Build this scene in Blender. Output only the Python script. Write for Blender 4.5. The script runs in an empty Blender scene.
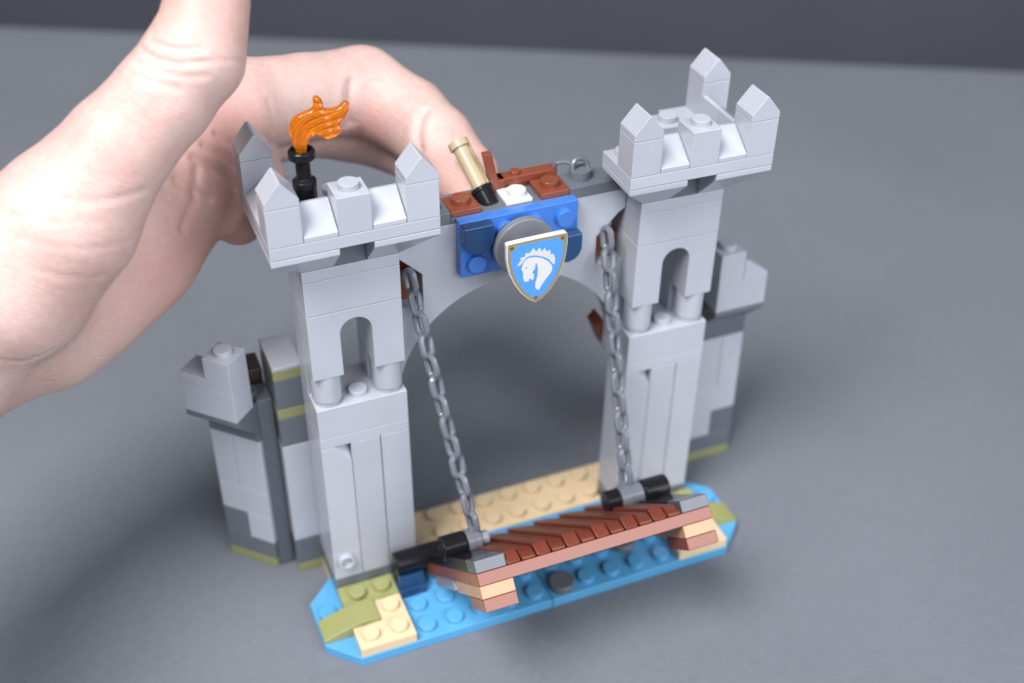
import bpy, bmesh, math, random
import numpy as np
from mathutils import Vector, Matrix
random.seed(7)
S = bpy.context.scene
COL = S.collection

# ------------------------------------------------------------------ camera
# one scene unit is one stud of the toy (8 mm)
cam_d = bpy.data.cameras.new('camera'); cam = bpy.data.objects.new('camera', cam_d); COL.objects.link(cam)
S.camera = cam
PAN, TILT, ROLL = 0.3878400618, -0.6334274801, 0.0039418363
fw = Vector((math.sin(PAN)*math.cos(TILT), math.cos(PAN)*math.cos(TILT), math.sin(TILT)))
rt = Vector((math.cos(PAN), -math.sin(PAN), 0)); up = rt.cross(fw)
r2 = rt*math.cos(ROLL)+up*math.sin(ROLL); u2 = up*math.cos(ROLL)-rt*math.sin(ROLL)
mw = Matrix((r2, u2, -fw)).transposed().to_4x4(); mw.translation = Vector((-5.947, -30.778, 32.973))
cam.matrix_world = mw
cam_d.sensor_width = 36.0; cam_d.lens = 36.0*1266.776/1024.0
cam_d.clip_start = 0.5; cam_d.clip_end = 2000
cam_d.dof.use_dof = True; cam_d.dof.focus_distance = 37.3
cam_d.dof.aperture_fstop = cam_d.lens/1000.0/0.68
cam_d.dof.aperture_blades = 8

# ------------------------------------------------------------------ light
w = bpy.data.worlds.new('World'); S.world = w; w.use_nodes = True
bg = w.node_tree.nodes['Background']; bg.inputs[0].default_value = (0.80, 0.88, 1.0, 1); bg.inputs[1].default_value = 0.33
def softbox(name, loc, target, size, power, color):
    l = bpy.data.lights.new(name, 'AREA'); l.shape = 'RECTANGLE'; l.size, l.size_y = size; l.energy = power; l.color = color
    o = bpy.data.objects.new(name, l); COL.objects.link(o); o.location = loc
    o.rotation_euler = (Vector(target)-Vector(loc)).to_track_quat('-Z', 'Y').to_euler(); return o
softbox('key_softbox', (-64, -45, 142), (3, 1, 6), (66, 66), 415000, (1.0, 0.985, 0.985))
softbox('fill_softbox', (60, -160, 96), (6, 0, 6), (170, 125), 390000, (0.93, 0.955, 1.0))
S.view_settings.view_transform = 'Standard'; S.view_settings.look = 'None'
S.view_settings.exposure = 0.16; S.view_settings.gamma = 1.0

# ------------------------------------------------------------------ materials
def base_mat(name, col, rough, spec=0.5):
    m = bpy.data.materials.new(name); m.use_nodes = True
    b = m.node_tree.nodes['Principled BSDF']
    b.inputs['Base Color'].default_value = (*col, 1); b.inputs['Roughness'].default_value = rough
    b.inputs['Specular IOR Level'].default_value = spec
    return m, m.node_tree, b
def N(nt, typ, **kw):
    n = nt.nodes.new(typ)
    for k, v in kw.items():
        if k.startswith('i_'): n.inputs[k[2:].replace('_', ' ')].default_value = v
        else: setattr(n, k, v)
    return n
def plastic(name, col, rough=0.24, var=0.05, spec=0.5):
    m, nt, b = base_mat(name, col, rough, spec)
    tc = N(nt, 'ShaderNodeTexCoord')
    n1 = N(nt, 'ShaderNodeTexNoise', i_Scale=0.9, i_Detail=3.0)
    n2 = N(nt, 'ShaderNodeTexNoise', i_Scale=26.0, i_Detail=4.0)
    nt.links.new(tc.outputs['Object'], n1.inputs['Vector']); nt.links.new(tc.outputs['Object'], n2.inputs['Vector'])
    mr = N(nt, 'ShaderNodeMapRange'); mr.inputs[3].default_value = rough-0.02; mr.inputs[4].default_value = rough+0.04
    nt.links.new(n2.outputs[0], mr.inputs[0]); nt.links.new(mr.outputs[0], b.inputs['Roughness'])
    mx = N(nt, 'ShaderNodeMapRange'); mx.inputs[3].default_value = 1-var; mx.inputs[4].default_value = 1+var
    nt.links.new(n1.outputs[0], mx.inputs[0])
    hs = N(nt, 'ShaderNodeHueSaturation'); hs.inputs['Color'].default_value = (*col, 1)
    oi = N(nt, 'ShaderNodeObjectInfo'); om = N(nt, 'ShaderNodeMapRange'); om.inputs[3].default_value = 0.95; om.inputs[4].default_value = 1.05
    mu = N(nt, 'ShaderNodeMath', operation='MULTIPLY')
    nt.links.new(oi.outputs['Random'], om.inputs[0]); nt.links.new(om.outputs[0], mu.inputs[0]); nt.links.new(mx.outputs[0], mu.inputs[1])
    nt.links.new(mu.outputs[0], hs.inputs['Value']); nt.links.new(hs.outputs[0], b.inputs['Base Color'])
    bp = N(nt, 'ShaderNodeBump', i_Strength=0.012, i_Distance=0.05)
    nt.links.new(n1.outputs[0], bp.inputs['Height']); nt.links.new(bp.outputs[0], b.inputs['Normal'])
    return m
M = dict(
    light=plastic('light_grey_plastic', (0.345, 0.36, 0.405)),
    dark=plastic('dark_grey_plastic', (0.105, 0.115, 0.135)),
    mid=plastic('mid_grey_plastic', (0.20, 0.21, 0.235)),
    azure=plastic('azure_plastic', (0.075, 0.28, 0.50), 0.25),
    blue=plastic('blue_plastic', (0.04, 0.14, 0.45), 0.2),
    navy=plastic('dark_blue_plastic', (0.012, 0.042, 0.12), 0.2),
    tan=plastic('tan_plastic', (0.62, 0.48, 0.30)),
    olive=plastic('olive_plastic', (0.25, 0.26, 0.10)),
    disc=plastic('disc_grey_plastic', (0.145, 0.152, 0.17)),
    plank=plastic('plank_brown_plastic', (0.118, 0.026, 0.014), 0.36, 0.05, 0.3),
    slate=plastic('slate_plastic', (0.075, 0.083, 0.10)),
    darktan=plastic('dark_tan_plastic', (0.36, 0.285, 0.18)),
    moss=plastic('moss_plastic', (0.21, 0.22, 0.10)),
    brown=plastic('reddish_brown_plastic', (0.175, 0.045, 0.022), 0.22),
    black=plastic('black_plastic', (0.009, 0.009, 0.011), 0.2, 0.05, 0.16),
    pearl=plastic('chain_grey_plastic', (0.115, 0.125, 0.148), 0.26),
    white=plastic('white_plastic', (0.52, 0.52, 0.53)),
    nougat=plastic('nougat_plastic', (0.40, 0.205, 0.105)),
    umber=plastic('dark_brown_plastic', (0.05, 0.03, 0.025)),
    gold=plastic('gold_print', (0.25, 0.195, 0.085), 0.35),
    rivet=plastic('rivet_print', (0.12, 0.075, 0.03), 0.35),
    print_blue=plastic('blue_print', (0.07, 0.25, 0.72), 0.25),
    ink=plastic('dark_print', (0.03, 0.06, 0.2), 0.3),
)
def flame_mat():
    m, nt, b = base_mat('transparent_orange', (1.0, 0.31, 0.0), 0.03)
    b.inputs['Transmission Weight'].default_value = 0.82
    b.inputs['IOR'].default_value = 1.5
    return m
M['flame'] = flame_mat()
def table_mat():
    m, nt, b = base_mat('grey_table_board', (0.12, 0.125, 0.135), 0.85, 0.25)
    tc = N(nt, 'ShaderNodeTexCoord')
    n1 = N(nt, 'ShaderNodeTexNoise', i_Scale=0.07, i_Detail=4.0)
    n2 = N(nt, 'ShaderNodeTexNoise', i_Scale=3.6, i_Detail=6.0, i_Roughness=0.7)
    n3 = N(nt, 'ShaderNodeTexNoise', i_Scale=17.0, i_Detail=3.0, i_Roughness=0.7)
    for n in (n1, n2, n3): nt.links.new(tc.outputs['Object'], n.inputs['Vector'])
    ad = N(nt, 'ShaderNodeMath', operation='ADD'); nt.links.new(n1.outputs[0], ad.inputs[0]); nt.links.new(n2.outputs[0], ad.inputs[1])
    a2 = N(nt, 'ShaderNodeMath', operation='ADD'); nt.links.new(ad.outputs[0], a2.inputs[0]); nt.links.new(n3.outputs[0], a2.inputs[1])
    cr = N(nt, 'ShaderNodeMapRange'); cr.inputs[1].default_value = 0.9; cr.inputs[2].default_value = 2.1; cr.inputs[3].default_value = 0.0; cr.inputs[4].default_value = 1.0
    nt.links.new(a2.outputs[0], cr.inputs[0])
    rp = N(nt, 'ShaderNodeMix', data_type='RGBA'); rp.inputs['A'].default_value = (0.110, 0.121, 0.139, 1); rp.inputs['B'].default_value = (0.156, 0.168, 0.190, 1)
    nt.links.new(cr.outputs[0], rp.inputs['Factor']); nt.links.new(rp.outputs['Result'], b.inputs['Base Color'])
    bp = N(nt, 'ShaderNodeBump', i_Strength=0.5, i_Distance=0.06)
    nt.links.new(n3.outputs[0], bp.inputs['Height']); nt.links.new(bp.outputs[0], b.inputs['Normal'])
    return m
M['table'] = table_mat()
def wall_mat():
    m, nt, b = base_mat('dark_backdrop', (0.035, 0.035, 0.04), 0.8, 0.3)
    tc = N(nt, 'ShaderNodeTexCoord'); n1 = N(nt, 'ShaderNodeTexNoise', i_Scale=0.05, i_Detail=3.0)
    nt.links.new(tc.outputs['Object'], n1.inputs['Vector'])
    rp = N(nt, 'ShaderNodeMix', data_type='RGBA'); rp.inputs['A'].default_value = (0.052, 0.055, 0.067, 1); rp.inputs['B'].default_value = (0.071, 0.074, 0.089, 1)
    nt.links.new(n1.outputs[0], rp.inputs['Factor']); nt.links.new(rp.outputs['Result'], b.inputs['Base Color'])
    return m
M['wall'] = wall_mat()
def skin_mat():
    m, nt, b = base_mat('skin', (0.66, 0.47, 0.41), 0.46, 0.35)
    b.inputs['Subsurface Weight'].default_value = 0.16
    b.inputs['Subsurface Radius'].default_value = (0.22, 0.10, 0.07); b.inputs['Subsurface Scale'].default_value = 1.0
    L = nt.links.new; tc = N(nt, 'ShaderNodeTexCoord')
    n1 = N(nt, 'ShaderNodeTexNoise', i_Scale=0.35, i_Detail=4.0, i_Roughness=0.6); L(tc.outputs['Object'], n1.inputs['Vector'])
    n2 = N(nt, 'ShaderNodeTexNoise', i_Scale=4.5, i_Detail=6.0, i_Roughness=0.7); L(tc.outputs['Object'], n2.inputs['Vector'])
    ad = N(nt, 'ShaderNodeMix', data_type='FLOAT'); ad.inputs['Factor'].default_value = 0.38
    L(n1.outputs[0], ad.inputs['A']); L(n2.outputs[0], ad.inputs['B'])
    cr = N(nt, 'ShaderNodeValToRGB'); e = cr.color_ramp.elements
    e[0].position = 0.36; e[0].color = (0.54, 0.40, 0.362, 1); e[1].position = 0.66; e[1].color = (0.465, 0.28, 0.245, 1)
    L(ad.outputs['Result'], cr.inputs[0]); col = cr.outputs[0]
    for c, r in (((6.5, 4.0, 12.6), 2.6), ((-1.2, 1.8, 21.4), 2.6), ((-1.5, 5.0, 12.0), 2.6), ((4.4, 7.2, 13.6), 1.5), ((-3.6, 3.0, 12.2), 4.5), ((-1.2, 5.4, 14.6), 3.2)):     # redder fingertips and knuckles; the palm heel patch also paints in its shade
        vd = N(nt, 'ShaderNodeVectorMath', operation='DISTANCE'); vd.inputs[1].default_value = c; L(tc.outputs['Object'], vd.inputs[0])
        mr = N(nt, 'ShaderNodeMapRange', interpolation_type='SMOOTHSTEP'); mr.inputs[1].default_value = r; mr.inputs[2].default_value = 0.5; mr.inputs[3].default_value = 0.0; mr.inputs[4].default_value = 0.55
        L(vd.outputs['Value'], mr.inputs[0])
        mx = N(nt, 'ShaderNodeMix', data_type='RGBA'); mx.inputs['B'].default_value = (0.46, 0.222, 0.188, 1)
        L(mr.outputs[0], mx.inputs['Factor']); L(col, mx.inputs['A']); col = mx.outputs['Result']
    L(col, b.inputs['Base Color'])
    # fine lines: two stretched noises crossing each other, and pores
    hs = []
    T = Vector((.66, .10, .74)).normalized(); A1 = T.cross(Vector((0, 1, 0))).normalized(); A2 = T.cross(A1)
    for tilt, (sa, sb, st) in ((0.0, (1.3, 1.3, 15.0)), (0.35, (3.0, 3.0, 26.0))):
        tt = (T+A1*tilt).normalized(); cx = N(nt, 'ShaderNodeCombineXYZ')
        for k, (ax, sc) in enumerate(((A1, sa), (A2, sb), (tt, st))):
            dp = N(nt, 'ShaderNodeVectorMath', operation='DOT_PRODUCT'); dp.inputs[1].default_value = ax*sc
            L(tc.outputs['Object'], dp.inputs[0]); L(dp.outputs['Value'], cx.inputs[k])
        n = N(nt, 'ShaderNodeTexNoise', i_Scale=1.0, i_Detail=3.0, i_Roughness=0.5); n.inputs['Distortion'].default_value = 0.35
        L(cx.outputs[0], n.inputs['Vector']); hs.append(n.outputs[0])
    v = N(nt, 'ShaderNodeTexVoronoi', i_Scale=15.0); v.feature = 'DISTANCE_TO_EDGE'; L(tc.outputs['Object'], v.inputs['Vector']); hs.append(v.outputs[0])
    s1 = N(nt, 'ShaderNodeMath', operation='ADD'); L(hs[0], s1.inputs[0]); L(hs[1], s1.inputs[1])
    s2 = N(nt, 'ShaderNodeMath', operation='MULTIPLY_ADD'); s2.inputs[1].default_value = 0.5; L(hs[2], s2.inputs[0]); L(s1.outputs[0], s2.inputs[2])
    bp = N(nt, 'ShaderNodeBump', i_Strength=0.34, i_Distance=0.05)
    L(s2.outputs[0], bp.inputs['Height']); L(bp.outputs[0], b.inputs['Normal'])
    return m
M['skin'] = skin_mat()

# ------------------------------------------------------------------ mesh helpers
G = 0.007          # half the gap between two bricks
class B:
    """collects shapes into one bmesh; xf maps local points to the scene"""
    def __init__(self, xf=None): self.bm = bmesh.new(); self.loc = []; self.xf = xf or (lambda p: p)
    def v(self, p): self.loc.append(tuple(p)); return self.bm.verts.new(self.xf(Vector(p)))
    def face(self, vs):
        try: self.bm.faces.new(vs)
        except ValueError: pass
    def box(self, x0, x1, y0, y1, z0, z1, g=G):
        x0 += g; x1 -= g; y0 += g; y1 -= g; z0 += g*0.5; z1 -= g*0.5
        return self.hull([(x, y, z) for x in (x0, x1) for y in (y0, y1) for z in (z0, z1)])
    def hull(self, pts):
        t = bmesh.new()
        for p in pts: t.verts.new(p)
        r = bmesh.ops.convex_hull(t, input=t.verts[:])
        bmesh.ops.delete(t, geom=[e for e in r['geom_interior'] if isinstance(e, bmesh.types.BMVert)], context='VERTS')
        bmesh.ops.dissolve_limit(t, angle_limit=0.01, verts=t.verts[:], edges=t.edges[:])
        mp = {v: self.v(v.co) for v in t.verts}
        for f in t.faces: self.face([mp[v] for v in f.verts])
        t.free(); return self
    def prism(self, poly, axis, a, b):
        """poly of 2D points extruded along axis x/y/z from a to b (2D = the two other axes in order)"""
        def P(q, t):
            return {'x': (t, q[0], q[1]), 'y': (q[0], t, q[1]), 'z': (q[0], q[1], t)}[axis]
        A = [self.v(P(q, a)) for q in poly]; C = [self.v(P(q, b)) for q in poly]
        n = len(poly); self.face(A[::-1]); self.face(C)
        for i in range(n): self.face([A[i], A[(i+1) % n], C[(i+1) % n], C[i]])
        return self
    def cyl(self, p0, p1, r0, r1=None, n=28):
        r1 = r0 if r1 is None else r1
        p0, p1 = Vector(p0), Vector(p1); d = (p1-p0).normalized()
        a = d.orthogonal().normalized(); b = d.cross(a)
        A = []; C = []
        for i in range(n):
            t = 2*math.pi*i/n; o = a*math.cos(t)+b*math.sin(t)
            A.append(self.v(p0+o*r0)); C.append(self.v(p1+o*r1))
        self.face(A[::-1]); self.face(C)
        for i in range(n): self.face([A[i], A[(i+1) % n], C[(i+1) % n], C[i]])
        return self
    def stud(self, x, y, z, r=0.3, h=0.2): return self.cyl((x, y, z-0.03), (x, y, z+h), r)
    def studs(self, xs, ys, z):
        for x in xs:
            for y in ys: self.stud(x, y, z)
        return self
    def tube(self, path, r, closed=False, n=10, radii=None):
        P = [Vector(p) for p in path]; m = len(P); rings = []; prev = None
        for i in range(m):
            t = (P[(i+1) % m]-P[i-1]) if closed else (P[min(i+1, m-1)]-P[max(i-1, 0)])
            t.normalize()
            a = prev - t*prev.dot(t) if prev is not None else t.orthogonal()
            a.normalize(); prev = a; b = t.cross(a)
            rr = radii[i] if radii else r
            rings.append([self.v(P[i]+(a*math.cos(2*math.pi*k/n)+b*math.sin(2*math.pi*k/n))*rr) for k in range(n)])
        for i in range(m if closed else m-1):
            R0, R1 = rings[i], rings[(i+1) % m]
            for k in range(n): self.face([R0[k], R0[(k+1) % n], R1[(k+1) % n], R1[k]])
        if not closed: self.face(rings[0][::-1]); self.face(rings[-1])
        return self
    def lathe(self, c, axis, prof, n=32):
        """prof = [(distance along axis, radius)]"""
        c = Vector(c); d = Vector(axis).normalized(); a = d.orthogonal().normalized(); b = d.cross(a); rings = []
        for h, r in prof:
            rings.append([self.v(c+d*h+(a*math.cos(2*math.pi*k/n)+b*math.sin(2*math.pi*k/n))*r) for k in range(n)])
        for R0, R1 in zip(rings, rings[1:]):
            for k in range(n): self.face([R0[k], R0[(k+1) % n], R1[(k+1) % n], R1[k]])
        self.face(rings[0][::-1]); self.face(rings[-1]); return self
    def objs(self, name, mat, parent=None, bevel=0.022):
        """one object for each separate brick (a brick keeps its studs)"""
        self.bm.verts.ensure_lookup_table(); self.bm.verts.index_update(); n = len(self.bm.verts); root = list(range(n))
        def find(i):
            while root[i] != i: root[i] = root[root[i]]; i = root[i]
            return i
        for e in self.bm.edges: root[find(e.verts[0].index)] = find(e.verts[1].index)
        isl = {}
        for i in range(n): isl.setdefault(find(i), []).append(i)
        isl = list(isl.values()); box = []
        for I in isl:
            A = np.array([self.loc[i] for i in I]); box.append((A.min(0), A.max(0)))
        grp = list(range(len(isl)))
        def fg(i):
            while grp[i] != i: i = grp[i]
            return i
        for i in range(len(isl)):
            for j in range(i):
                if np.all(box[i][0] < box[j][1]) and np.all(box[j][0] < box[i][1]): grp[fg(i)] = fg(j)
        sets = {}
        for i in range(len(isl)): sets.setdefault(fg(i), []).extend(isl[i])
        out = []
        for I in sets.values():
            q = B(); mp = {i: q.bm.verts.new(self.bm.verts[i].co) for i in I}
            for f in self.bm.faces:
                if f.verts[0].index in mp: q.face([mp[v.index] for v in f.verts])
            out.append(q.obj(name, mat, parent, bevel))
        self.bm.free(); return out
    def obj(self, name, mat, parent=None, bevel=0.022, label=None):
        bmesh.ops.recalc_face_normals(self.bm, faces=self.bm.faces[:])
        me = bpy.data.meshes.new(name); self.bm.to_mesh(me); self.bm.free()
        me.materials.append(mat); me.shade_smooth(); me.set_sharp_from_angle(angle=math.radians(38))
        o = bpy.data.objects.new(name, me); COL.objects.link(o)
        if parent: o.parent = parent
        if bevel:
            md = o.modifiers.new('bevel', 'BEVEL'); md.width = bevel; md.segments = 2; md.limit_method = 'ANGLE'
            md.angle_limit = math.radians(38); md.harden_normals = True; md.use_clamp_overlap = True
        if label: o['label'] = label
        return o
def copy_part(o, parent, dx):
    c = o.copy(); COL.objects.link(c); c.parent = parent; c.location = o.location + Vector(dx); return c

# ------------------------------------------------------------------ the setting
TZ = -1.2
e0 = Vector((-7.25, 59.2, TZ)); e1 = Vector((53.2, 27.2, TZ)); ed = (e1-e0).normalized(); en = Vector((ed.y, -ed.x, 0))   # far edge of the board; en points to the camera
far0 = e0-ed*300; far1 = e1+ed*300
b = B(); q = [far0, far1, far1+en*330, far0+en*330]
b.prism([(p.x, p.y) for p in q], 'z', TZ-0.5, TZ-0.004)
t = b.obj('table_top', M['table'], bevel=0.05); t['kind'] = 'structure'; t['label'] = 'matt grey table board under the toy gatehouse'; t['category'] = 'table top'
b = B(); c0 = far0-en*60-ed*500; c1 = far1-en*60+ed*500
b.prism([(p.x, p.y) for p in (c0, c1, c1-en*2, c0-en*2)], 'z', -120, 160)
t = b.obj('backdrop', M['wall'], bevel=0); t['kind'] = 'structure'; t['label'] = 'dark grey wall behind the table board'; t['category'] = 'backdrop'

# ------------------------------------------------------------------ the toy gatehouse
gate = bpy.data.objects.new('toy_gatehouse', None); COL.objects.link(gate); gate.location = (0, 0, 0)
gate['label'] = 'grey toy brick castle gatehouse with two towers, raised drawbridge, chains and horse shield'
gate['category'] = 'toy castle'

# --- base
b = B()
b.prism([(-1, -2), (0, -3), (6.99, -3), (6.99, 0.99), (0, 0.99), (-1, 0)], 'z', -1.2, -0.8)
b.prism([(7.01, -3), (14, -3), (15, -2), (15, 0), (14, 0.99), (7.01, 0.99)], 'z', -1.2, -0.8)
skip = {(7, -3), (10, -2)}
for x in range(2, 12):
    for y in (-3, -2, -1, 0):
        if (x, y) in skip or (x == 2 and y == -1) or (x == 11 and y == -1): continue
        b.stud(x+.5, y+.5, -0.8)
b.stud(-.55, -.75, -0.8); b.stud(14.5, -.5, -0.8)
base = b.obj('base_plate', M['azure'], gate, 0.03)
b = B(); b.box(0, 3, 1, 3, -1.2, -0.8); b.box(3, 11, 1, 3, -1.2, -0.8); b.box(11, 14, 1, 3, -1.2, -0.8); b.studs([x+.5 for x in range(3, 11)], (1.5, 2.5), -0.8)
b.objs('rear_plate', M['tan'], base)
b = B(); b.prism([(0.02, -2.98), (1.98, -2.98), (1.98, -1.02), (1.02, -1.02), (1.02, -1.98), (0.02, -1.98)], 'z', -0.8, -0.4); b.stud(.5, -2.5, -.4); b.stud(1.5, -2.5, -.4); b.stud(1.5, -1.5, -.4)
b.obj('corner_plate', M['tan'], base)
b = B(); b.prism([(12.02, -2.98), (13.98, -2.98), (13.98, -1.02), (12.02, -1.02)], 'z', -0.8, -0.4); b.stud(12.5, -2.5, -.4); b.stud(13.5, -1.5, -.4)
b.obj('corner_plate', M['tan'], base)
b = B(); b.box(0, 2, -1, 0, -0.8, -0.4); b.stud(.6, -.55, -.4); b.stud(1.5, -.5, -.4)
b.obj('moss_plate', M['olive'], base)
b = B(); b.box(12, 14, -1, 0, -0.8, -0.4); b.stud(12.5, -.5, -.4); b.stud(13.5, -.5, -.4)
b.obj('moss_plate', M['olive'], base)
def curved_slope(flip):
    pr = [(-0.98, -0.8), (1.0, -0.8), (1.0, -0.22)]
    for i in range(10):
        t = i/9; x = 0.72-1.7*t; pr.append((x, -0.2-0.46*t**1.7))
    if flip: pr = [(14-x, z) for x, z in pr]
    return B().prism(pr, 'y', -1.98, -1.02)
curved_slope(False).obj('moss_slope', M['olive'], base)
curved_slope(True).obj('moss_slope', M['olive'], base)
for x, y in ((7.55, -2.5), (10.45, -1.5)):
    B().cyl((x, y, -0.8), (x, y, -0.48), 0.46).obj('round_stone', M['dark'], base, 0.06)

# --- towers
def merlon(x, y, parent, name='merlon'):
    b = B(); b.box(x, x+1, y, y+1, 14.4, 15.6)
    g = G; x0, x1, y0, y1 = x+g, x+1-g, y+g, y+1-g
    b.prism([(x0, 15.605), (x1, 15.605), (x1, 15.82), (x+.53, 16.38), (x+.47, 16.38), (x0, 15.82)], 'y', y0, y1)
    return b.obj(name, M['light'], parent)
def cheese(b, x, y, d):
    """sloped block on cell x,y, low side towards d"""
    g = G
    pr = [(g, 14.4), (1-g, 14.4), (1-g, 15.18), (.86, 15.2), (g, 14.56)]      # low at 0
    if d == '-y': b.prism([(y+a, z) for a, z in pr], 'x', x+g, x+1-g)
    if d == '-x': b.prism([(x+a, z) for a, z in pr], 'y', y+g, y+1-g)
    if d == '+x': b.prism([(x+1-a, z) for a, z in pr], 'y', y+g, y+1-g)
def tower(X, outer, label):
    """X = left edge; outer = -1 for the left tower, +1 for the right"""
    L = M['light']
    b = B()                                                        # core: lower blocks and walls
    b.box(X, X+3, 0, 2, 6.0, 6.4); b.box(X, X+3, 0, 2, 6.4, 7.6); b.stud(X+1.5, .5, 7.6)
    b.box(X, X+1, 1, 2, 7.6, 8.8); b.box(X, X+1, 1, 2, 8.8, 11.2)
    b.box(X+2, X+3, 1, 2, 7.6, 8.8); b.box(X+2, X+3, 1, 2, 8.8, 11.2)
    b.box(X, X+3, 0, 2, 11.2, 12.4); b.box(X, X+3, 0, 2, 12.4, 12.8)
    core = b.obj('tower', L, gate, label=label)
    # columns
    D = 2.0 if outer < 0 else 1.45
    for i in range(3):
        b = B()
        if i == 0:
            x0, x1 = X+G, X+1-G
            b.hull([(x0, G, 1.2), (x1, G, 1.2), (x0, D-.02, 1.2), (x1, D-.02, 1.2), (x0, D-.02, 5.99), (x1, D-.02, 5.99), (x0, G, 5.99), (X+.44, G, 5.99), (x1, G, 5.24), (x1, .55, 5.99)])
            b.box(X, X+1, 0, D, 0, 1.2)
            b.lathe((X+.45, .02, .85), (0, -1, 0), [(0, .3), (.2, .3), (.2, .19), (.05, .19)])
        elif i == 1: b.box(X+1, X+2, 0, D, 0, 6)
        else: b.box(X+2+.012, X+3, 0, D, 0, 6)
        b.obj('column_brick', L, core)
    B().box(X, X+3, 0, D, -0.8, 0).obj('footing', M['dark'], core)
    # window arch
    b = B(); y0, y1 = G, 1-G; g = G
    pts = [(X+g, 8.8), (X+g, 11.19), (X+3-g, 11.19), (X+3-g, 8.8), (X+2.0, 8.8), (X+2.0, 10.35)]
    for k in range(1, 14): a = math.pi*k/14; pts.append((X+1.5+.5*math.cos(a), 10.35+.5*math.sin(a)))
    pts += [(X+1.0, 10.35), (X+1.0, 8.8)]
    b.prism(pts[::-1], 'y', y0, y1).obj('window_arch', L, core)
    for x in (X+.5, X+2.5):
        b = B(); b.cyl((x, .5, 7.6), (x, .5, 7.8), .42); b.cyl((x, .5, 7.78), (x, .5, 8.8), .48); b.obj('round_brick', L, core)
    # overhang: inverted slopes and top plate
    b = B()
    xl, xr = X-1, X+4
    def inv(xa, xb, sx=0):
        # front overhang piece spanning xa..xb at y -1, slope to y 0; sx widens the outer end
        lo, hi = 12.82, 13.99; lip = 13.8
        b.hull([(xa if sx <= 0 else xa, -1+G, lip), (xb, -1+G, lip), (xa, -1+G, hi), (xb, -1+G, hi), (xa, .98, hi), (xb, .98, hi),
                (xa+(1 if sx < 0 else 0), G, lo), (xb-(1 if sx > 0 else 0), G, lo), (xa+(1 if sx < 0 else 0), .98, lo), (xb-(1 if sx > 0 else 0), .98, lo), (xa, .98, lip), (xb, .98, lip)])
    inv(xl+G, X+1-G, -1); inv(X+2+G, xr-G, 1)
    # side overhang on the outer side
    o0, o1 = (xl+G, X+1) if outer < 0 else (X+2, xr-G)
    s0 = o0+1 if outer < 0 else o0; s1 = o1 if outer < 0 else o1-1
    b.hull([(o0, 1+G, 13.8), (o1, 1+G, 13.8), (o0, 1+G, 13.99), (o1, 1+G, 13.99), (o0, 3-G, 13.99), (o1, 3-G, 13.99), (o0, 3-G, 13.8), (o1, 3-G, 13.8),
            (s0, 1+G, 12.82), (s1, 1+G, 12.82), (s0, 2-G, 12.82), (s1, 2-G, 12.82)])
    b.objs('inverted_slope', L, core)
    B().box(X+1, X+2, 0.02, 1, 12.8, 14.0).obj('recess_shade', M['dark'], core, 0)  # dark filler block paints in the shade of the hollow between the slopes
    b = B()
    if outer < 0: b.prism([(xl+G, -1+G), (xr-G, -1+G), (xr-G, 1-G), (X+1, 1-G), (X+1, 3-G), (xl+G, 3-G)], 'z', 14.004, 14.396)
    else: b.prism([(xl+G, -1+G), (xr-G, -1+G), (xr-G, 3-G), (X+2, 3-G), (X+2, 2-G), (X+1, 2-G), (X+1, 1-G), (xl+G, 1-G)], 'z', 14.004, 14.396)
    ox = xl if outer < 0 else xr-1
    b.box(X+1, X+2, -1, 0, 14.4, 15.6); b.stud(X+1.5, -.5, 15.6)
    cheese(b, X, -1, '-y'); cheese(b, X+2, -1, '-y')
    for y in (0, 1): cheese(b, ox, y, '-x' if outer < 0 else '+x')
    if outer > 0:
        b.box(X+1, X+2, 1, 2, 14.4, 14.8); b.stud(X+1.5, 1.5, 14.8); b.stud(X+2.5, 1.5, 14.4); b.stud(X-.5, .5, 14.4)
    else:
        b.stud(X+1.5, 1.5, 14.4); b.stud(X+2.5, .5, 14.4)
    b.objs('parapet_block', L, core)
    merlon(xl, -1, core); merlon(xr-1, -1, core); merlon(ox, 2, core)
    return core
tl = tower(0, -1, 'grey tower with a burning torch on its top')
tr = tower(11, 1, 'grey tower with a bare top')

ca = Vector((12.5, 1, 9.0)); tr.matrix_local = Matrix.Translation(ca+Vector((-.03, 0, -.10))) @ Matrix.Rotation(math.radians(1.1), 4, 'Y') @ Matrix.Translation(-ca)   # the toy flexes a little
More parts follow.
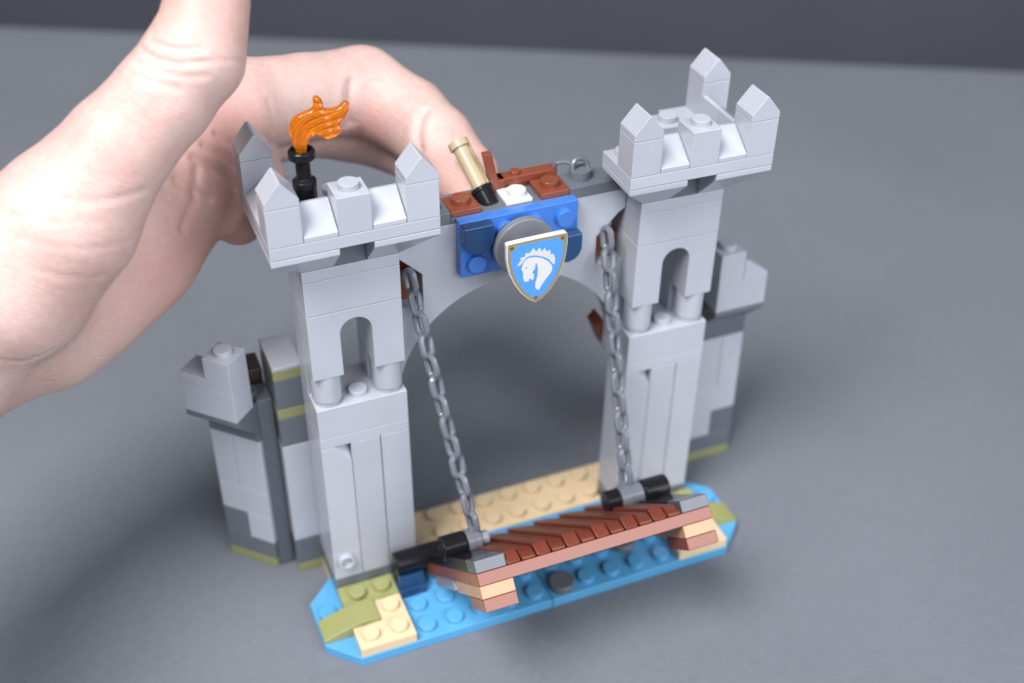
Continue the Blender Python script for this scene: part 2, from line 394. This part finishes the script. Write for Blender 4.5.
# --- rear strips beside the towers and the wing walls
def strip(X):
    b = B(); b.box(X, X+1, 2, 4, .4, 4.8); st = b.obj('wall_strip', M['light'], gate)
    b = B(); b.box(X, X+1, 2, 3.8, 7.98, 8.12); b.obj('cap_tile', M['light'], st)
    b = B(); b.box(X, X+1, 2, 4, -.8, .4); b.box(X, X+1, 2, 4, 4.8, 6.0); b.box(X, X+1, 2, 4, 6.4, 7.6); b.objs('stone_band', M['dark'], st)
    b = B(); b.box(X, X+1, 2, 4, -1.2, -.8); b.box(X, X+1, 2, 4, 6.0, 6.4); b.box(X, X+1, 2, 4, 7.6, 7.98); b.objs('moss_band', M['moss'], st)
strip(-.9); strip(14)
def wing(xf, mirror):
    """local: s along the wall from the hinge, d = depth (front face 0, overhang at -1), z"""
    up = 0.4 if mirror else 0.0
    def bx(b, s0, s1, d0, d1, z0, z1): return b.box(s0, s1, d0, d1, z0, z1)
    b = B(xf); bx(b, 0, 2, 0, 1, 1.2, 2.4); bx(b, 0, 1, 0, 1, 0, 1.2); bx(b, 0, 1.1, 0, 1, 2.4, 4.8); bx(b, 1.1, 2, 0, 1, 2.4, 3.6); bx(b, 1.1, 2, 0, 1, 3.6, 4.8)
    wl = b.obj('wing_wall', M['light'], gate)
    b = B(xf); bx(b, 0, 2, 0, 1, -.8, 0); bx(b, 1, 2, 0, 1, 0, 1.2); bx(b, 0, 2, 0, 1, 4.8, 5.2+up); b.objs('stone_band', M['dark'], wl)
    b = B(xf); bx(b, 0, 2, 0, 1, -1.2, -.8); b.objs('moss_band', M['moss'], wl)
    b = B(xf); b.prism([(-1+G, 6.2+up), (-1+G, 6.395+up), (1-G, 6.395+up), (1-G, 5.205+up), (0, 5.205+up)], 'x', G, 2-G)
    for s in (.5, 1.5): b.stud(s, .5, 6.4+up)
    b.obj('inverted_slope', M['dark'], wl)
    b = B(xf); bx(b, 0, 2, -1, 0, 6.4+up, 7.6+up); bx(b, 0, 1, -1, 0, 7.6+up, 8.8+up); b.stud(.5, -.5, 8.8+up)
    if mirror: b.prism([(1+G, 7.6+up), (2-G, 7.6+up), (2-G, 7.72+up), (1.16, 8.38+up), (1+G, 8.38+up)], 'y', -1+G, -G)
    else: bx(b, 1, 2, -1, 0, 7.605, 7.98)
    b.objs('crenel', M['light'], wl)
    return wl
n45 = math.sqrt(.5); wb = Vector((-1.56, 2.52, 0))
wing(lambda p: Vector((wb.x-n45*p.x+n45*p.y, wb.y+n45*p.x+n45*p.y, p.z)), False)
wing(lambda p: Vector((14.98+p.x, 2.05+p.y, p.z)), True)
# brown hinge bricks behind the left wing
b = B(); b.box(-2.1, -.95, 3.7, 4.7, -1.2, 7.0); b.obj('hinge_brick', M['umber'], gate)
b = B(); b.box(-1.45, -.92, 2.6, 3.6, -1.2, 6.5); b.obj('hinge_post', M['slate'], gate)

# --- gate arch between the towers
b = B(); y0, y1 = 1+G, 2-G
pts = [(3.0, 12.79), (11.0, 12.79), (11.0, 6.42)]
for k in range(1, 40):
    a = math.pi*k/40; pts.append((7+4*math.cos(a), 6.4+4.0*math.sin(a)))
pts += [(3.0, 6.42)]
# square chain openings are cut as gaps: build the arch in strips
def arch_z(x): return 6.4+math.sqrt(max(0, 16-(x-7)**2))
def arch_strip(xa, xb, ztop, n=10, zb=None):
    xs = [xa+(xb-xa)*i/n for i in range(n+1)]
    b.prism([(xa, ztop), (xb, ztop)]+[(x, max(arch_z(x), zb or 0)) for x in reversed(xs)], 'y', y0, y1)
arch_strip(3.0, 4.0, 10.1, 14); arch_strip(10.0, 11.0, 10.1, 14); arch_strip(4.0, 10.0, 12.79, 40)
b.prism([(3.0, 12.1), (3.2, 12.0), (4.0, 11.2), (4.0, 12.79), (3.0, 12.79)], 'y', y0, y1); b.prism([(10.0, 11.2), (10.8, 12.0), (11.0, 12.1), (11.0, 12.79), (10.0, 12.79)], 'y', y0, y1)
bmesh.ops.remove_doubles(b.bm, verts=b.bm.verts[:], dist=0.0005)
arch = b.obj('gate_arch', M['light'], gate, 0)
b = B(); b.box(3, 5, 1, 2, 12.8, 13.2); b.box(9, 11, 1, 2, 12.8, 13.2); b.box(5, 9, 1, 2.5, 12.8, 12.99); b.stud(9.6, 1.6, 13.2); b.stud(4.5, 1.5, 13.2); b.stud(3.5, 1.5, 13.2)
b.objs('walkway_plate', M['dark'], arch)
b = B(); b.box(5, 6, 1, 2, 13.0, 13.2); b.stud(5.5, 1.5, 13.2); b.box(8, 9, 1, 2, 13.0, 13.2); b.stud(8.5, 1.5, 13.2); b.box(7, 9, 2.05, 2.5, 13.0, 13.3)
b.objs('brown_plate', M['brown'], arch)
b = B(); b.box(6.85, 7.75, 1.05, 2, 12.99, 13.12); b.stud(7.35, 1.45, 13.12); b.obj('white_plate', M['white'], arch)
b = B(); b.cyl((3.05, 2.55, 10.6), (10.95, 2.55, 10.6), .5); b.box(3.2, 4.15, 2.05, 3, 9.9, 11.3); b.box(9.85, 10.8, 2.05, 3, 9.9, 11.3); b.box(3.05, 3.98, 1.4, 1.95, 10.13, 10.95); b.box(10.02, 10.95, 1.4, 1.95, 10.13, 10.95)
b.objs('winch_axle', M['brown'], arch)
b = B()
b.hull([(10.72, 2.05, 6.6), (10.72, 2.9, 6.6), (11.1, 2.05, 5.6), (11.1, 2.9, 5.6), (11.0, 2.05, 6.9), (11.0, 2.9, 6.9)])
b.obj('brown_bracket', M['brown'], arch)
# tan lever rod leaning back with its black sleeve
b = B(); p0 = Vector((6.45, 1.55, 12.95)); p1 = Vector((6.02, 3.1, 14.38)); d = (p1-p0).normalized()
b.cyl(p0, p1-d*.18, .26); b.cyl(p1-d*.2, p1+d*.04, .34); sd = d.cross(Vector((0, 0, 1))).normalized()
b.cyl(p0+sd*.2+d*.5, p1-d*.19+sd*.2, .16)
rod = b.obj('lever_rod', M['darktan'], gate)
b = B(); b.lathe(p0-d*.1, d, [(0, .31), (.5, .31), (.5, .36), (.64, .36), (.64, .28)]); b.obj('sleeve', M['black'], rod)
b = B(); q0 = Vector((6.87, 2.05, 13.05)); q1 = Vector((6.6, 2.1, 14.4))
b.hull([q+Vector(o) for q in (q0, q1) for o in ((-.14, -.12, 0), (.14, -.12, 0), (-.14, .14, 0), (.14, .14, 0))]); b.box(6.7, 7.2, 1.95, 2.45, 12.99, 13.42); b.obj('lever_clip', M['brown'], gate)
b = B(); b.box(7.0, 9.0, 2.0, 2.45, 13.15, 13.42); b.stud(7.6, 2.22, 13.42, .17, .12); b.obj('brown_bar', M['brown'], gate)

# --- coat of arms panel
b = B(lambda p: p+Vector((.13, 0, 0))); b.box(5, 9, .6, 1, 11, 13)
for x, z in ((5.5, 11.5), (6.5, 12.5), (8.5, 12.5), (6.5, 11.5), (7.5, 12.5), (7.5, 11.5)): b.cyl((x, .63, z), (x, .4, z), .3)
panel = b.obj('arms_panel', M['blue'], gate)
for x, z in ((5, 12), (8, 11)):
    pts = [(x+G, z+1-G), (x+1-G, z+1-G)]+[(x+.5+(.5-G)*math.cos(a), z+.5+(.5-G)*math.sin(a)) for a in [-math.pi*k/14 for k in range(15)]]
    B(lambda p: p+Vector((.13, 0, 0))).prism(pts, 'y', .2, .58).obj('half_round_tile', M['navy'], panel, 0.045)
B().lathe((7.1, .4, 12), (0, -1, 0), [(0, .55), (.1, 1.0), (.3, 1.0), (.33, .97), (.36, .3)]).obj('round_disc', M['disc'], panel, 0)
B().cyl((7.02, .1, 12), (7.02, -.86, 12), .22).obj('shield_peg', M['white'], panel)
SHIELD = [(6.028, 12.942), (6.092, 12.973), (7.029, 12.989), (7.959, 12.986), (8.027, 12.924), (8.046, 12.592), (8.01, 12.218), (7.931, 11.80), (7.764, 11.38), (7.506, 11.0), (7.244, 10.75), (7.001, 10.63), (6.77, 10.80), (6.52, 11.08), (6.29, 11.46), (6.125, 11.88), (6.041, 12.357)]
HEAD = [(6.545, 12.118), (6.516, 11.997), (6.569, 11.851), (6.571, 11.658), (6.624, 11.51), (6.747, 11.494), (6.789, 11.605), (6.869, 11.513), (6.921, 11.548), (6.928, 11.715), (6.865, 11.803), (6.96, 11.899), (6.979, 12.086), (7.009, 12.102), (7.055, 11.924), (7.051, 11.637), (6.989, 11.41), (6.978, 11.243), (7.024, 11.134), (7.113, 11.097), (7.169, 11.22), (7.319, 11.426), (7.513, 11.67), (7.545, 11.797), (7.511, 11.91), (7.393, 12.082), (7.216, 12.219), (6.975, 12.323), (6.78, 12.346), (6.63, 12.287)]
MANE = [(6.372, 12.127), (6.462, 12.28), (6.543, 12.294), (6.47, 12.349), (6.499, 12.412), (6.616, 12.408), (6.649, 12.541), (6.778, 12.502), (6.905, 12.659), (6.994, 12.507), (7.1, 12.637), (7.189, 12.471), (7.274, 12.592), (7.342, 12.426), (7.45, 12.471), (7.485, 12.288), (7.572, 12.301), (7.625, 12.122), (7.617, 11.924), (7.564, 11.922), (7.423, 12.137), (7.223, 12.279), (6.974, 12.385), (6.758, 12.408), (6.616, 12.324), (6.523, 12.171)]
sc0 = Vector((7.03, 12.0))
def inset(poly, k):
    P = [Vector(p) for p in poly]; n = len(P); out = []
    for i in range(n):
        a = (P[i]-P[i-1]).normalized(); c = (P[(i+1) % n]-P[i]).normalized()
        na = Vector((a.y, -a.x)); nc = Vector((c.y, -c.x)); m = (na+nc); m.normalize()
        out.append(P[i]+m*k/max(.5, m.dot(na)))
    return [(p.x, p.y) for p in out]
B().prism(SHIELD[::-1], 'y', -1.0, -.82).obj('shield', M['white'], panel, 0.03)
big = [p for i, p in enumerate(SHIELD) if i not in (0, 4)]
big[0] = (6.04, 12.975); big[2] = (8.03, 12.975)
B().prism(inset(big, .035)[::-1], 'y', -1.004, -.99).obj('gold_border', M['gold'], panel, 0)
fld = inset(big, .13)
fl2 = []
for i, p in enumerate(fld):
    if i == 0: fl2 += [(p[0], p[1]-.16), (p[0]+.13, p[1]-.13), (p[0]+.16, p[1])]
    elif i == 2: fl2 += [(p[0]-.16, p[1]), (p[0]-.13, p[1]-.13), (p[0], p[1]-.16)]
    else: fl2.append(p)
B().prism(fl2[::-1], 'y', -1.008, -.995).obj('blue_field', M['print_blue'], panel, 0)
for name, poly in (('horse_head', HEAD), ('horse_mane', MANE)):
    B().prism(poly, 'y', -1.012, -1.0).obj(name, M['white'], panel, 0)
b = B(); b.cyl((6.676, -1.0, 12.006), (6.676, -1.0155, 12.006), .022, n=10); b.obj('horse_eye', M['ink'], panel, 0)
b = B()
for x, z in ((6.20, 12.80), (7.86, 12.80), (7.01, 10.84)): b.cyl((x, -.99, z), (x, -1.0115, z), .062, n=14)
b.objs('rivet', M['rivet'], panel, 0)

# --- torch on the left tower
b = B(); b.lathe((.5, .5, 14.4), (0, 0, 1), [(0, .33), (.92, .33), (.95, .345), (1.14, .345), (1.18, .29), (1.22, .21), (1.74, .21), (1.8, .33), (1.85, .385), (2.05, .385), (2.1, .34), (2.1, .27), (2.0, .27)])
torch = b.obj('torch', M['black'], gate, 0.02, label='black torch holder with a translucent orange flame')

# surface nets over a signed distance function
def surface_net(f, lo, hi, h):
    n = [int(math.ceil((hi[i]-lo[i])/h))+1 for i in range(3)]
    ax = [lo[i]+h*np.arange(n[i]) for i in range(3)]
    X, Y, Z = np.meshgrid(*ax, indexing='ij'); V = f(np.stack([X, Y, Z], -1).reshape(-1, 3)).reshape(n)
    ins = V < 0; c = [m-1 for m in n]
    acc = np.zeros((*c, 3)); cnt = np.zeros(c)
    I, J, K = np.meshgrid(*[np.arange(m) for m in c], indexing='ij')
    corners = [(i, j, k) for i in (0, 1) for j in (0, 1) for k in (0, 1)]
    def S_(A, o): return A[o[0]:o[0]+c[0], o[1]:o[1]+c[1], o[2]:o[2]+c[2]]
    for a in range(3):
        for o in corners:
            if o[a]: continue
            o2 = list(o); o2[a] = 1
            va, vb = S_(V, o), S_(V, o2); cr = (va < 0) != (vb < 0)
            t = np.where(cr, va/np.where(cr, va-vb, 1), 0)
            p = np.zeros((*c, 3)); p[..., 0] = I+o[0]; p[..., 1] = J+o[1]; p[..., 2] = K+o[2]; p[..., a] += t
            acc += p*cr[..., None]; cnt += cr
    act = cnt > 0; idx = -np.ones(c, int); idx[act] = np.arange(act.sum())
    verts = acc[act]/cnt[act][:, None]*h+np.array(lo)
    faces = []
    for a in range(3):
        b1, b2 = (a+1) % 3, (a+2) % 3
        sl0 = [slice(1, c[i]) for i in range(3)]; sl0[a] = slice(0, c[a])
        A = ins[tuple(slice(s.start, s.stop) for s in sl0)]
        sl1 = list(sl0); sl1[a] = slice(1, c[a]+1); Bm = ins[tuple(sl1)]
        w = np.argwhere(A != Bm); off = np.array([s.start for s in sl0]); w = w+off
        flip = A[tuple((w-off).T)]
        def ID(d1, d2):
            q = w.copy(); q[:, b1] -= d1; q[:, b2] -= d2; return idx[tuple(q.T)]
        q = np.stack([ID(0, 0), ID(1, 0), ID(1, 1), ID(0, 1)], 1)
        q[~flip] = q[~flip][:, ::-1]; faces.append(q)
    return verts, np.concatenate(faces)
def seg(P, a, b, ra, rb):
    a = np.array(a); b = np.array(b); ab = b-a; t = np.clip(((P-a)@ab)/(ab@ab), 0, 1)
    return np.linalg.norm(P-(a+t[:, None]*ab), axis=1)-(ra+(rb-ra)*t)
def smin(a, b, k):
    h = np.clip(.5+.5*(b-a)/k, 0, 1); return b+(a-b)*h-k*h*(1-h)
def grad(f, P, e=1e-3):
    d0 = f(P); g = np.stack([f(P+np.eye(3)[i]*e)-d0 for i in range(3)], 1)/e
    return d0, g/np.maximum(np.linalg.norm(g, axis=1, keepdims=True), 1e-9)
def mesh_obj(name, V, F, mat, parent=None):
    me = bpy.data.meshes.new(name); me.from_pydata(V.tolist(), [], F.tolist()); me.materials.append(mat); me.shade_smooth()
    bm = bmesh.new(); bm.from_mesh(me); bmesh.ops.recalc_face_normals(bm, faces=bm.faces[:]); bm.to_mesh(me); bm.free()
    o = bpy.data.objects.new(name, me); COL.objects.link(o)
    if parent: o.parent = parent
    return o
# flame: a flat curling tongue with grooves that follow its flow
FL = [(.38, 16.3), (.29, 16.64), (.24, 16.89), (.22, 17.16), (.31, 17.41), (.53, 17.58), (.90, 17.66), (.97, 17.82), (.93, 18.0), (1.05, 18.06), (1.18, 17.95), (1.22, 17.77), (1.22, 17.62), (1.58, 17.62), (1.72, 17.72), (1.80, 17.79), (1.93, 17.74), (1.92, 17.5), (1.80, 17.3), (1.62, 17.16), (1.68, 17.0), (1.64, 16.85), (1.44, 16.75), (1.24, 16.71), (1.07, 16.78), (.91, 16.9), (.80, 16.85), (.68, 16.65), (.62, 16.3)]
FLOW = [(.48, 16.2), (.47, 16.7), (.52, 17.0), (.72, 17.22), (1.05, 17.34), (1.45, 17.4), (1.75, 17.5), (1.95, 17.75)]
def chaikin(P, k, closed=True):
    P = np.array(P)
    for _ in range(k):
        Q = np.roll(P, -1, 0) if closed else P[1:]
        A = P if closed else P[:-1]
        N_ = np.empty((2*len(A), 2)); N_[0::2] = .75*A+.25*Q; N_[1::2] = .25*A+.75*Q; P = N_
    return P
FLs = chaikin(FL, 2); FWs = chaikin(FLOW, 2, False)
def flame_f(P):
    q = P[:, [0, 2]]; d = np.full(len(q), 1e9); ins = np.zeros(len(q), bool)
    for a, e in zip(FLs, np.roll(FLs, -1, 0)):
        ab = e-a; t = np.clip(((q-a)@ab)/(ab@ab), 0, 1); d = np.minimum(d, np.linalg.norm(q-(a+t[:, None]*ab), axis=1))
        c = ((a[1] > q[:, 1]) != (e[1] > q[:, 1])) & (q[:, 0] < (e[0]-a[0])*(q[:, 1]-a[1])/(e[1]-a[1]+1e-12)+a[0]); ins ^= c
    d2 = np.where(ins, -d, d)
    fd = np.full(len(q), 1e9); sg = np.zeros(len(q))
    for a, e in zip(FWs, FWs[1:]):
        ab = e-a; t = np.clip(((q-a)@ab)/(ab@ab), 0, 1); v = q-(a+t[:, None]*ab); dd = np.linalg.norm(v, axis=1)
        m = dd < fd; fd[m] = dd[m]; sg[m] = np.sign(ab[0]*v[m, 1]-ab[1]*v[m, 0])
    ridge = np.cos(2*np.pi*fd*sg/.2)
    y0 = .5-.12*np.clip((q[:, 0]-.4)/1.2, 0, 1)
    th = .14*np.sqrt(np.clip(-d2/.11, 0, 1))*(1+.16*ridge*np.clip(-d2/.06, 0, 1))
    rim = np.clip(1-np.abs(d2+.05)/.04, 0, 1)*.03
    f = np.abs(P[:, 1]-y0)-th-rim
    return np.where(d2 > 0, np.maximum(d2, .02), np.where(f > 0, np.minimum(f, .3), f))
V, F = surface_net(flame_f, (0, .1, 16.1), (2.2, .85, 18.3), .024)
mesh_obj('flame', V, F, M['flame'], torch)

# --- drawbridge, raised: local x, s back from the front edge, h along its normal
TH = math.radians(41.05); X0, YF, ZF = 3.12, -5.81, 4.79
def bxf(p): return Vector((X0+p.x, YF+p.y*math.cos(TH)+p.z*math.sin(TH), ZF-p.y*math.sin(TH)+p.z*math.cos(TH)))
b = B(bxf); b.box(0, 8, 0, 1, -.4, 0); b.box(0, 4, 1, 7, -.4, 0); b.box(4, 8, 1, 7, -.4, 0); b.box(0, 1.1, 0, 1.6, -1.2, -.8); b.box(6.9, 8, 0, 1.6, -1.2, -.8)
bridge = b.obj('drawbridge', M['brown'], gate)
b = B(bxf); b.box(0, 1.1, 0, 3, -.8, -.4); b.box(6.9, 8, 0, 3, -.8, -.4); b.objs('bridge_foot', M['nougat'], bridge)
b = B(bxf); b.box(0.05, 1, 3.6, 6.2, -.8, -.4); b.box(7, 7.95, 3.6, 6.2, -.8, -.4); b.objs('bridge_bracket', M['mid'], bridge)
b = B(bxf); b.box(0, 1, 0, 1, 0, .4); b.obj('corner_tile', M['slate'], bridge)
b = B(bxf); b.box(7, 8, 0, 1, 0, .4); b.obj('corner_tile', M['slate'], bridge)
b = B(bxf); b.box(0, 1, 1, 6.4, 0, .38); b.obj('side_plate', M['black'], bridge)
b = B(bxf); b.box(7, 8, 1, 6.4, 0, .38); b.obj('side_plate', M['black'], bridge)
for i in range(6):
    b = B(bxf); x0, x1 = 1+i+.02, 2+i-.02; hl, hr = .41, .31
    xm = (x0+x1)/2; hm = (hl+hr)/2
    for xa, xb, ga, gb in ((x0, xm-.02, hl, hm+.02), (xm+.02, x1, hm+.01, hr)):
        b.hull([(xa, .04, .01), (xb, .04, .01), (xa, .05, .10), (xb, .05, .08), (xa, .36, ga), (xb, .36, gb), (xa, 6.4, ga), (xb, 6.4, gb), (xa, 6.4, .01), (xb, 6.4, .01)])
    b.box(x0+.03, x1-.03, .3, 6.3, .0, .2)
    b.obj('plank', M['plank'], bridge, 0.04)
for cx0, cx1, ha, hb, pa, pb in ((-.05, .8, .82, 1.3, 1.28, 1.6), (7.3, 8.25, 6.42, 7.26, 5.9, 6.44)):
    s_, h_ = 3.7, .62
    b = B(bxf); b.cyl((cx0, s_, h_), (cx1, s_, h_), .43); b.box(cx0+.2, cx1-.1, s_-.3, s_+.3, .1, .5)
    b.obj('bridge_pin', M['black'], bridge, 0.06)
    b = B(bxf); m_ = (ha+hb)/2; b.cyl((ha, s_, h_), (m_, s_, h_), .43); b.cyl((m_-.01, s_, h_), (hb, s_, h_), .40)
    b.obj('chain_hub', M['pearl'], bridge)
    b = B(bxf); b.cyl((pa, s_, h_), (pb, s_, h_), .24 if pa < 3 else .38); b.obj('pin_end', M['mid'] if pa < 3 else M['black'], bridge)
# hinges on the base
for x0, x1, xa, xb in ((2.0, 3.75, 2, 3), (10.25, 12.0, 11, 12)):
    b = B(); b.cyl((x0, -.55, .58), (x1, -.55, .58), .40); b.box(x0, x1-.1, -.55, -.05, -.4, .35); hp = b.obj('hinge_pin', M['black'], gate, 0.06)
    b = B(); b.box(xa, xb, -1, 0, -.8, -.4); b.box(xa+.05, xb-.05, -.95, -.05, -.4, .2); b.obj('hinge_block', M['navy'], hp)

# --- chains
def link_mesh(b, c, t, side, L=.92, wd=.58, r=.112):
    c = Vector(c); t = Vector(t).normalized(); s = Vector(side); s = (s-t*s.dot(t)).normalized(); R = wd/2-r; hl = L/2-r-R
    path = []
    for k in range(9): a = math.pi*k/8; path.append(c+t*(hl+R*math.sin(a))+s*(R*math.cos(a)))
    for k in range(9): a = math.pi+math.pi*k/8; path.append(c+t*(-hl+R*math.sin(a))+s*(R*math.cos(a)))
    b.tube(path, r, closed=True, n=8)
def chain(p0, p1, sag):
    p0, p1 = Vector(p0), Vector(p1); pitch = .72; n = max(2, round((p1-p0).length/pitch)); root = None
    side0 = Vector((1.0, .05, .1))
    for i in range(n):
        f = (i+.5)/n; c = p0.lerp(p1, f)+Vector((0, sag*4*f*(1-f)*.4, -sag*4*f*(1-f)))
        t = (p1-p0).normalized(); s = Matrix.Rotation(math.radians(67 if i % 2 == 0 else -21), 3, t) @ side0
        s = Matrix.Rotation(random.uniform(-.22, .22), 3, t) @ s
        t = t+Vector((random.uniform(-.04, .04), random.uniform(-.04, .04), 0))
        b = B(); link_mesh(b, c, t, s, L=(p1-p0).length/n+.2)
        if root is None: root = b.obj('chain', M['pearl'], gate, 0)
        else: b.obj('link', M['pearl'], root, 0)
    return root
hubL = bxf(Vector((1.2, 3.6, .9))); hubR = bxf(Vector((6.85, 3.75, .95)))
chain((3.5, .9, 11.55), hubL, .12)
chain((10.3, .9, 11.55), hubR, .12)
b = B(); b.tube([(9.6+.27*math.cos(a), 1.6+.1*math.sin(a), 13.55+.27*math.sin(a)) for a in [2*math.pi*k/20 for k in range(20)]], .085, closed=True, n=8)
b.tube([(9.35, 1.75, 13.66), (9.15, 1.85, 13.72), (8.95, 1.95, 13.66), (8.9, 2.05, 13.5)], .08, n=8)
b.cyl((9.6, 1.6, 13.2), (9.6, 1.6, 13.5), .36); b.obj('chain_end', M['pearl'], gate, 0)

# ------------------------------------------------------------------ the hand
HAND = [
  ('thumb', 0.45, [(-0.91,3.14,22.06,0.95), (-1.06,2.50,21.35,1.06), (-1.27,1.89,20.47,1.07), (-1.52,1.55,19.92,1.12), (-1.88,1.23,19.33,1.29), (-2.88,1.13,18.35,1.30), (-4.26,1.04,17.19,1.42), (-5.95,0.91,15.48,1.95), (-7.80,1.11,13.76,2.25), (-10.23,2.22,11.88,2.50)]),
  ('wrist', 0.9, [(-10.32,1.77,11.61,2.50), (-13.87,-0.17,11.39,2.70), (-17.15,-5.72,13.17,3.00)]),
  ('heel', 0.9, [(-10.28,3.03,10.51,2.10), (-7.18,3.05,11.12,2.00), (-5.73,3.41,11.65,1.88), (-4.25,3.94,12.23,1.75), (-2.50,4.99,12.94,1.55)]),
  ('palm', 0.9, [(-7.64,2.88,12.35,2.10), (-4.71,4.01,13.60,2.00), (-2.71,5.59,14.26,1.90), (-1.13,7.12,14.63,1.75)]),
  ('index', 0.35, [(-1.11,7.02,14.85,1.70), (0.06,7.22,14.86,1.52), (2.32,7.78,14.54,1.40), (4.43,8.34,14.14,1.50), (5.66,6.88,13.61,1.30), (6.11,5.45,13.22,1.24), (6.58,3.95,12.57,1.10), (6.63,3.17,12.30,0.98)]),
  ('middle', 0.22, [(-1.22,7.13,13.93,1.60), (0.23,7.92,13.64,1.30), (2.48,8.94,13.05,1.20), (3.99,9.39,12.37,1.18), (5.43,8.47,11.94,1.05), (6.31,6.89,11.75,1.00), (6.51,5.19,11.41,0.88)]),
  ('ring', 0.22, [(-1.87,6.41,13.69,1.50), (-0.30,6.77,13.27,1.20), (0.06,6.78,12.45,1.05), (-0.36,5.71,12.58,0.98), (-0.90,5.13,12.92,0.90)]),
  ('pinky', 0.22, [(-2.46,5.70,13.17,1.30), (-1.10,5.97,12.52,1.00), (-0.52,5.67,12.11,0.90), (-0.85,4.90,12.16,0.82), (-1.19,4.56,12.56,0.75)]),
]
CREASES = [
  (0.062, 0.094, [(-2.97,0.90,20.07), (-2.68,0.41,20.03), (-2.31,0.15,20.00), (-1.88,0.07,19.98)]),
  (0.05, 0.086, [(-3.21,0.96,19.81), (-2.91,0.37,19.73), (-2.47,0.07,19.68), (-1.94,-0.06,19.70)]),
  (0.037, 0.078, [(-2.87,1.05,20.21), (-2.55,0.55,20.25), (-2.29,0.35,20.23)]),
  (0.031, 0.078, [(-3.44,0.82,19.58), (-3.04,0.27,19.50), (-2.48,-0.02,19.39), (-1.88,-0.13,19.33)]),
  (0.025, 0.078, [(-1.82,-0.06,19.68), (-1.30,0.04,19.61), (-0.74,0.53,19.26)]),
  (0.031, 0.094, [(-3.66,0.72,19.39), (-3.22,0.18,19.27), (-2.59,-0.07,19.10)]),
  (0.031, 0.109, [(-5.94,-0.57,16.82), (-5.29,-0.66,16.67), (-4.53,-0.54,16.60), (-3.87,-0.28,16.53)]),
  (0.019, 0.094, [(-7.14,-0.66,16.02), (-6.25,-1.05,15.78), (-5.30,-0.96,15.47), (-4.50,-0.45,15.24)]),
  (0.019, 0.094, [(-7.08,-0.95,15.28), (-6.19,-1.04,14.84), (-5.33,-0.71,14.46)]),
  (0.019, 0.094, [(-7.25,-0.24,16.49), (-6.34,-0.80,16.39), (-5.16,-0.82,16.12)]),
  (0.031, 0.109, [(-8.40,-0.87,12.64), (-7.82,-0.70,12.30), (-7.15,-0.65,12.41)]),
  (0.075, 0.13, [(-2.04,3.77,15.10), (-1.66,3.83,14.73), (-1.26,4.01,14.28), (-0.77,4.46,13.54)]),
  (0.06, 0.11, [(-1.68,4.10,15.30), (-1.26,4.23,14.89), (-0.79,4.61,14.16)]),
  (0.075, 0.13, [(-2.71,3.25,14.77), (-2.35,3.31,14.39), (-1.79,3.52,13.83)]),
  (0.06, 0.11, [(-1.18,4.60,15.34), (-0.83,4.77,14.95), (-0.30,5.42,14.15)]),
  (0.13, 0.17, [(3.75,6.95,15.19), (3.62,6.73,14.84), (3.53,6.61,14.44), (3.51,6.70,13.90)]),
  (0.025, 0.078, [(3.49,6.87,15.19), (3.36,6.65,14.81), (3.27,6.55,14.37)]),
  (0.11, 0.15, [(5.68,5.38,14.47), (5.45,5.13,14.27), (5.28,4.87,13.99), (5.23,4.57,13.56)]),
  (0.025, 0.078, [(0.75,5.96,15.51), (0.79,5.84,15.01), (0.87,5.91,14.40)]),
  (0.07, 0.14, [(-2.05,3.63,14.78), (-2.30,3.23,14.02), (-2.84,2.60,13.52)]),
]

def hand_f(P):
    tot = None
    for n, k2, c in HAND:
        d = None
        for a, e in zip(c, c[1:]):
            v = seg(P, a[:3], e[:3], a[3], e[3]); d = v if d is None else smin(d, v, .2 if k2 < .5 else .8)
        tot = d if tot is None else smin(tot, d, k2)
    return tot
V, F = surface_net(hand_f, (-18, -6.5, 6), (9, 12.5, 23.5), .17)
bm = bmesh.new(); vs = [bm.verts.new(p) for p in V]
for f in F: bm.faces.new([vs[i] for i in f])
bmesh.ops.subdivide_edges(bm, edges=bm.edges[:], cuts=1, use_grid_fill=True)
P = np.array([v.co[:] for v in bm.verts])
for _ in range(3):
    d0, g = grad(hand_f, P); P = P-g*d0[:, None]*.9
d0, g = grad(hand_f, P)
dis = np.zeros(len(P))
for dep, wid, line in CREASES:
    L = np.array(line); best = np.full(len(P), 1e9)
    for a, e in zip(L, L[1:]):
        ab = e-a; t = np.clip(((P-a)@ab)/(ab@ab), 0, 1); best = np.minimum(best, np.linalg.norm(P-(a+t[:, None]*ab), axis=1))
    dis += -dep*np.exp(-(best/wid)**2)+dep*.2*np.exp(-((best-2.2*wid)/(1.3*wid))**2)
P = P+g*dis[:, None]
for v, p in zip(bm.verts, P): v.co = p
bmesh.ops.recalc_face_normals(bm, faces=bm.faces[:])
me = bpy.data.meshes.new('hand'); bm.to_mesh(me); bm.free(); me.materials.append(M['skin']); me.shade_smooth()
hand = bpy.data.objects.new('hand', me); COL.objects.link(hand)
hand['label'] = 'bare hand with raised thumb holding the toy gatehouse from behind'; hand['category'] = 'hand'
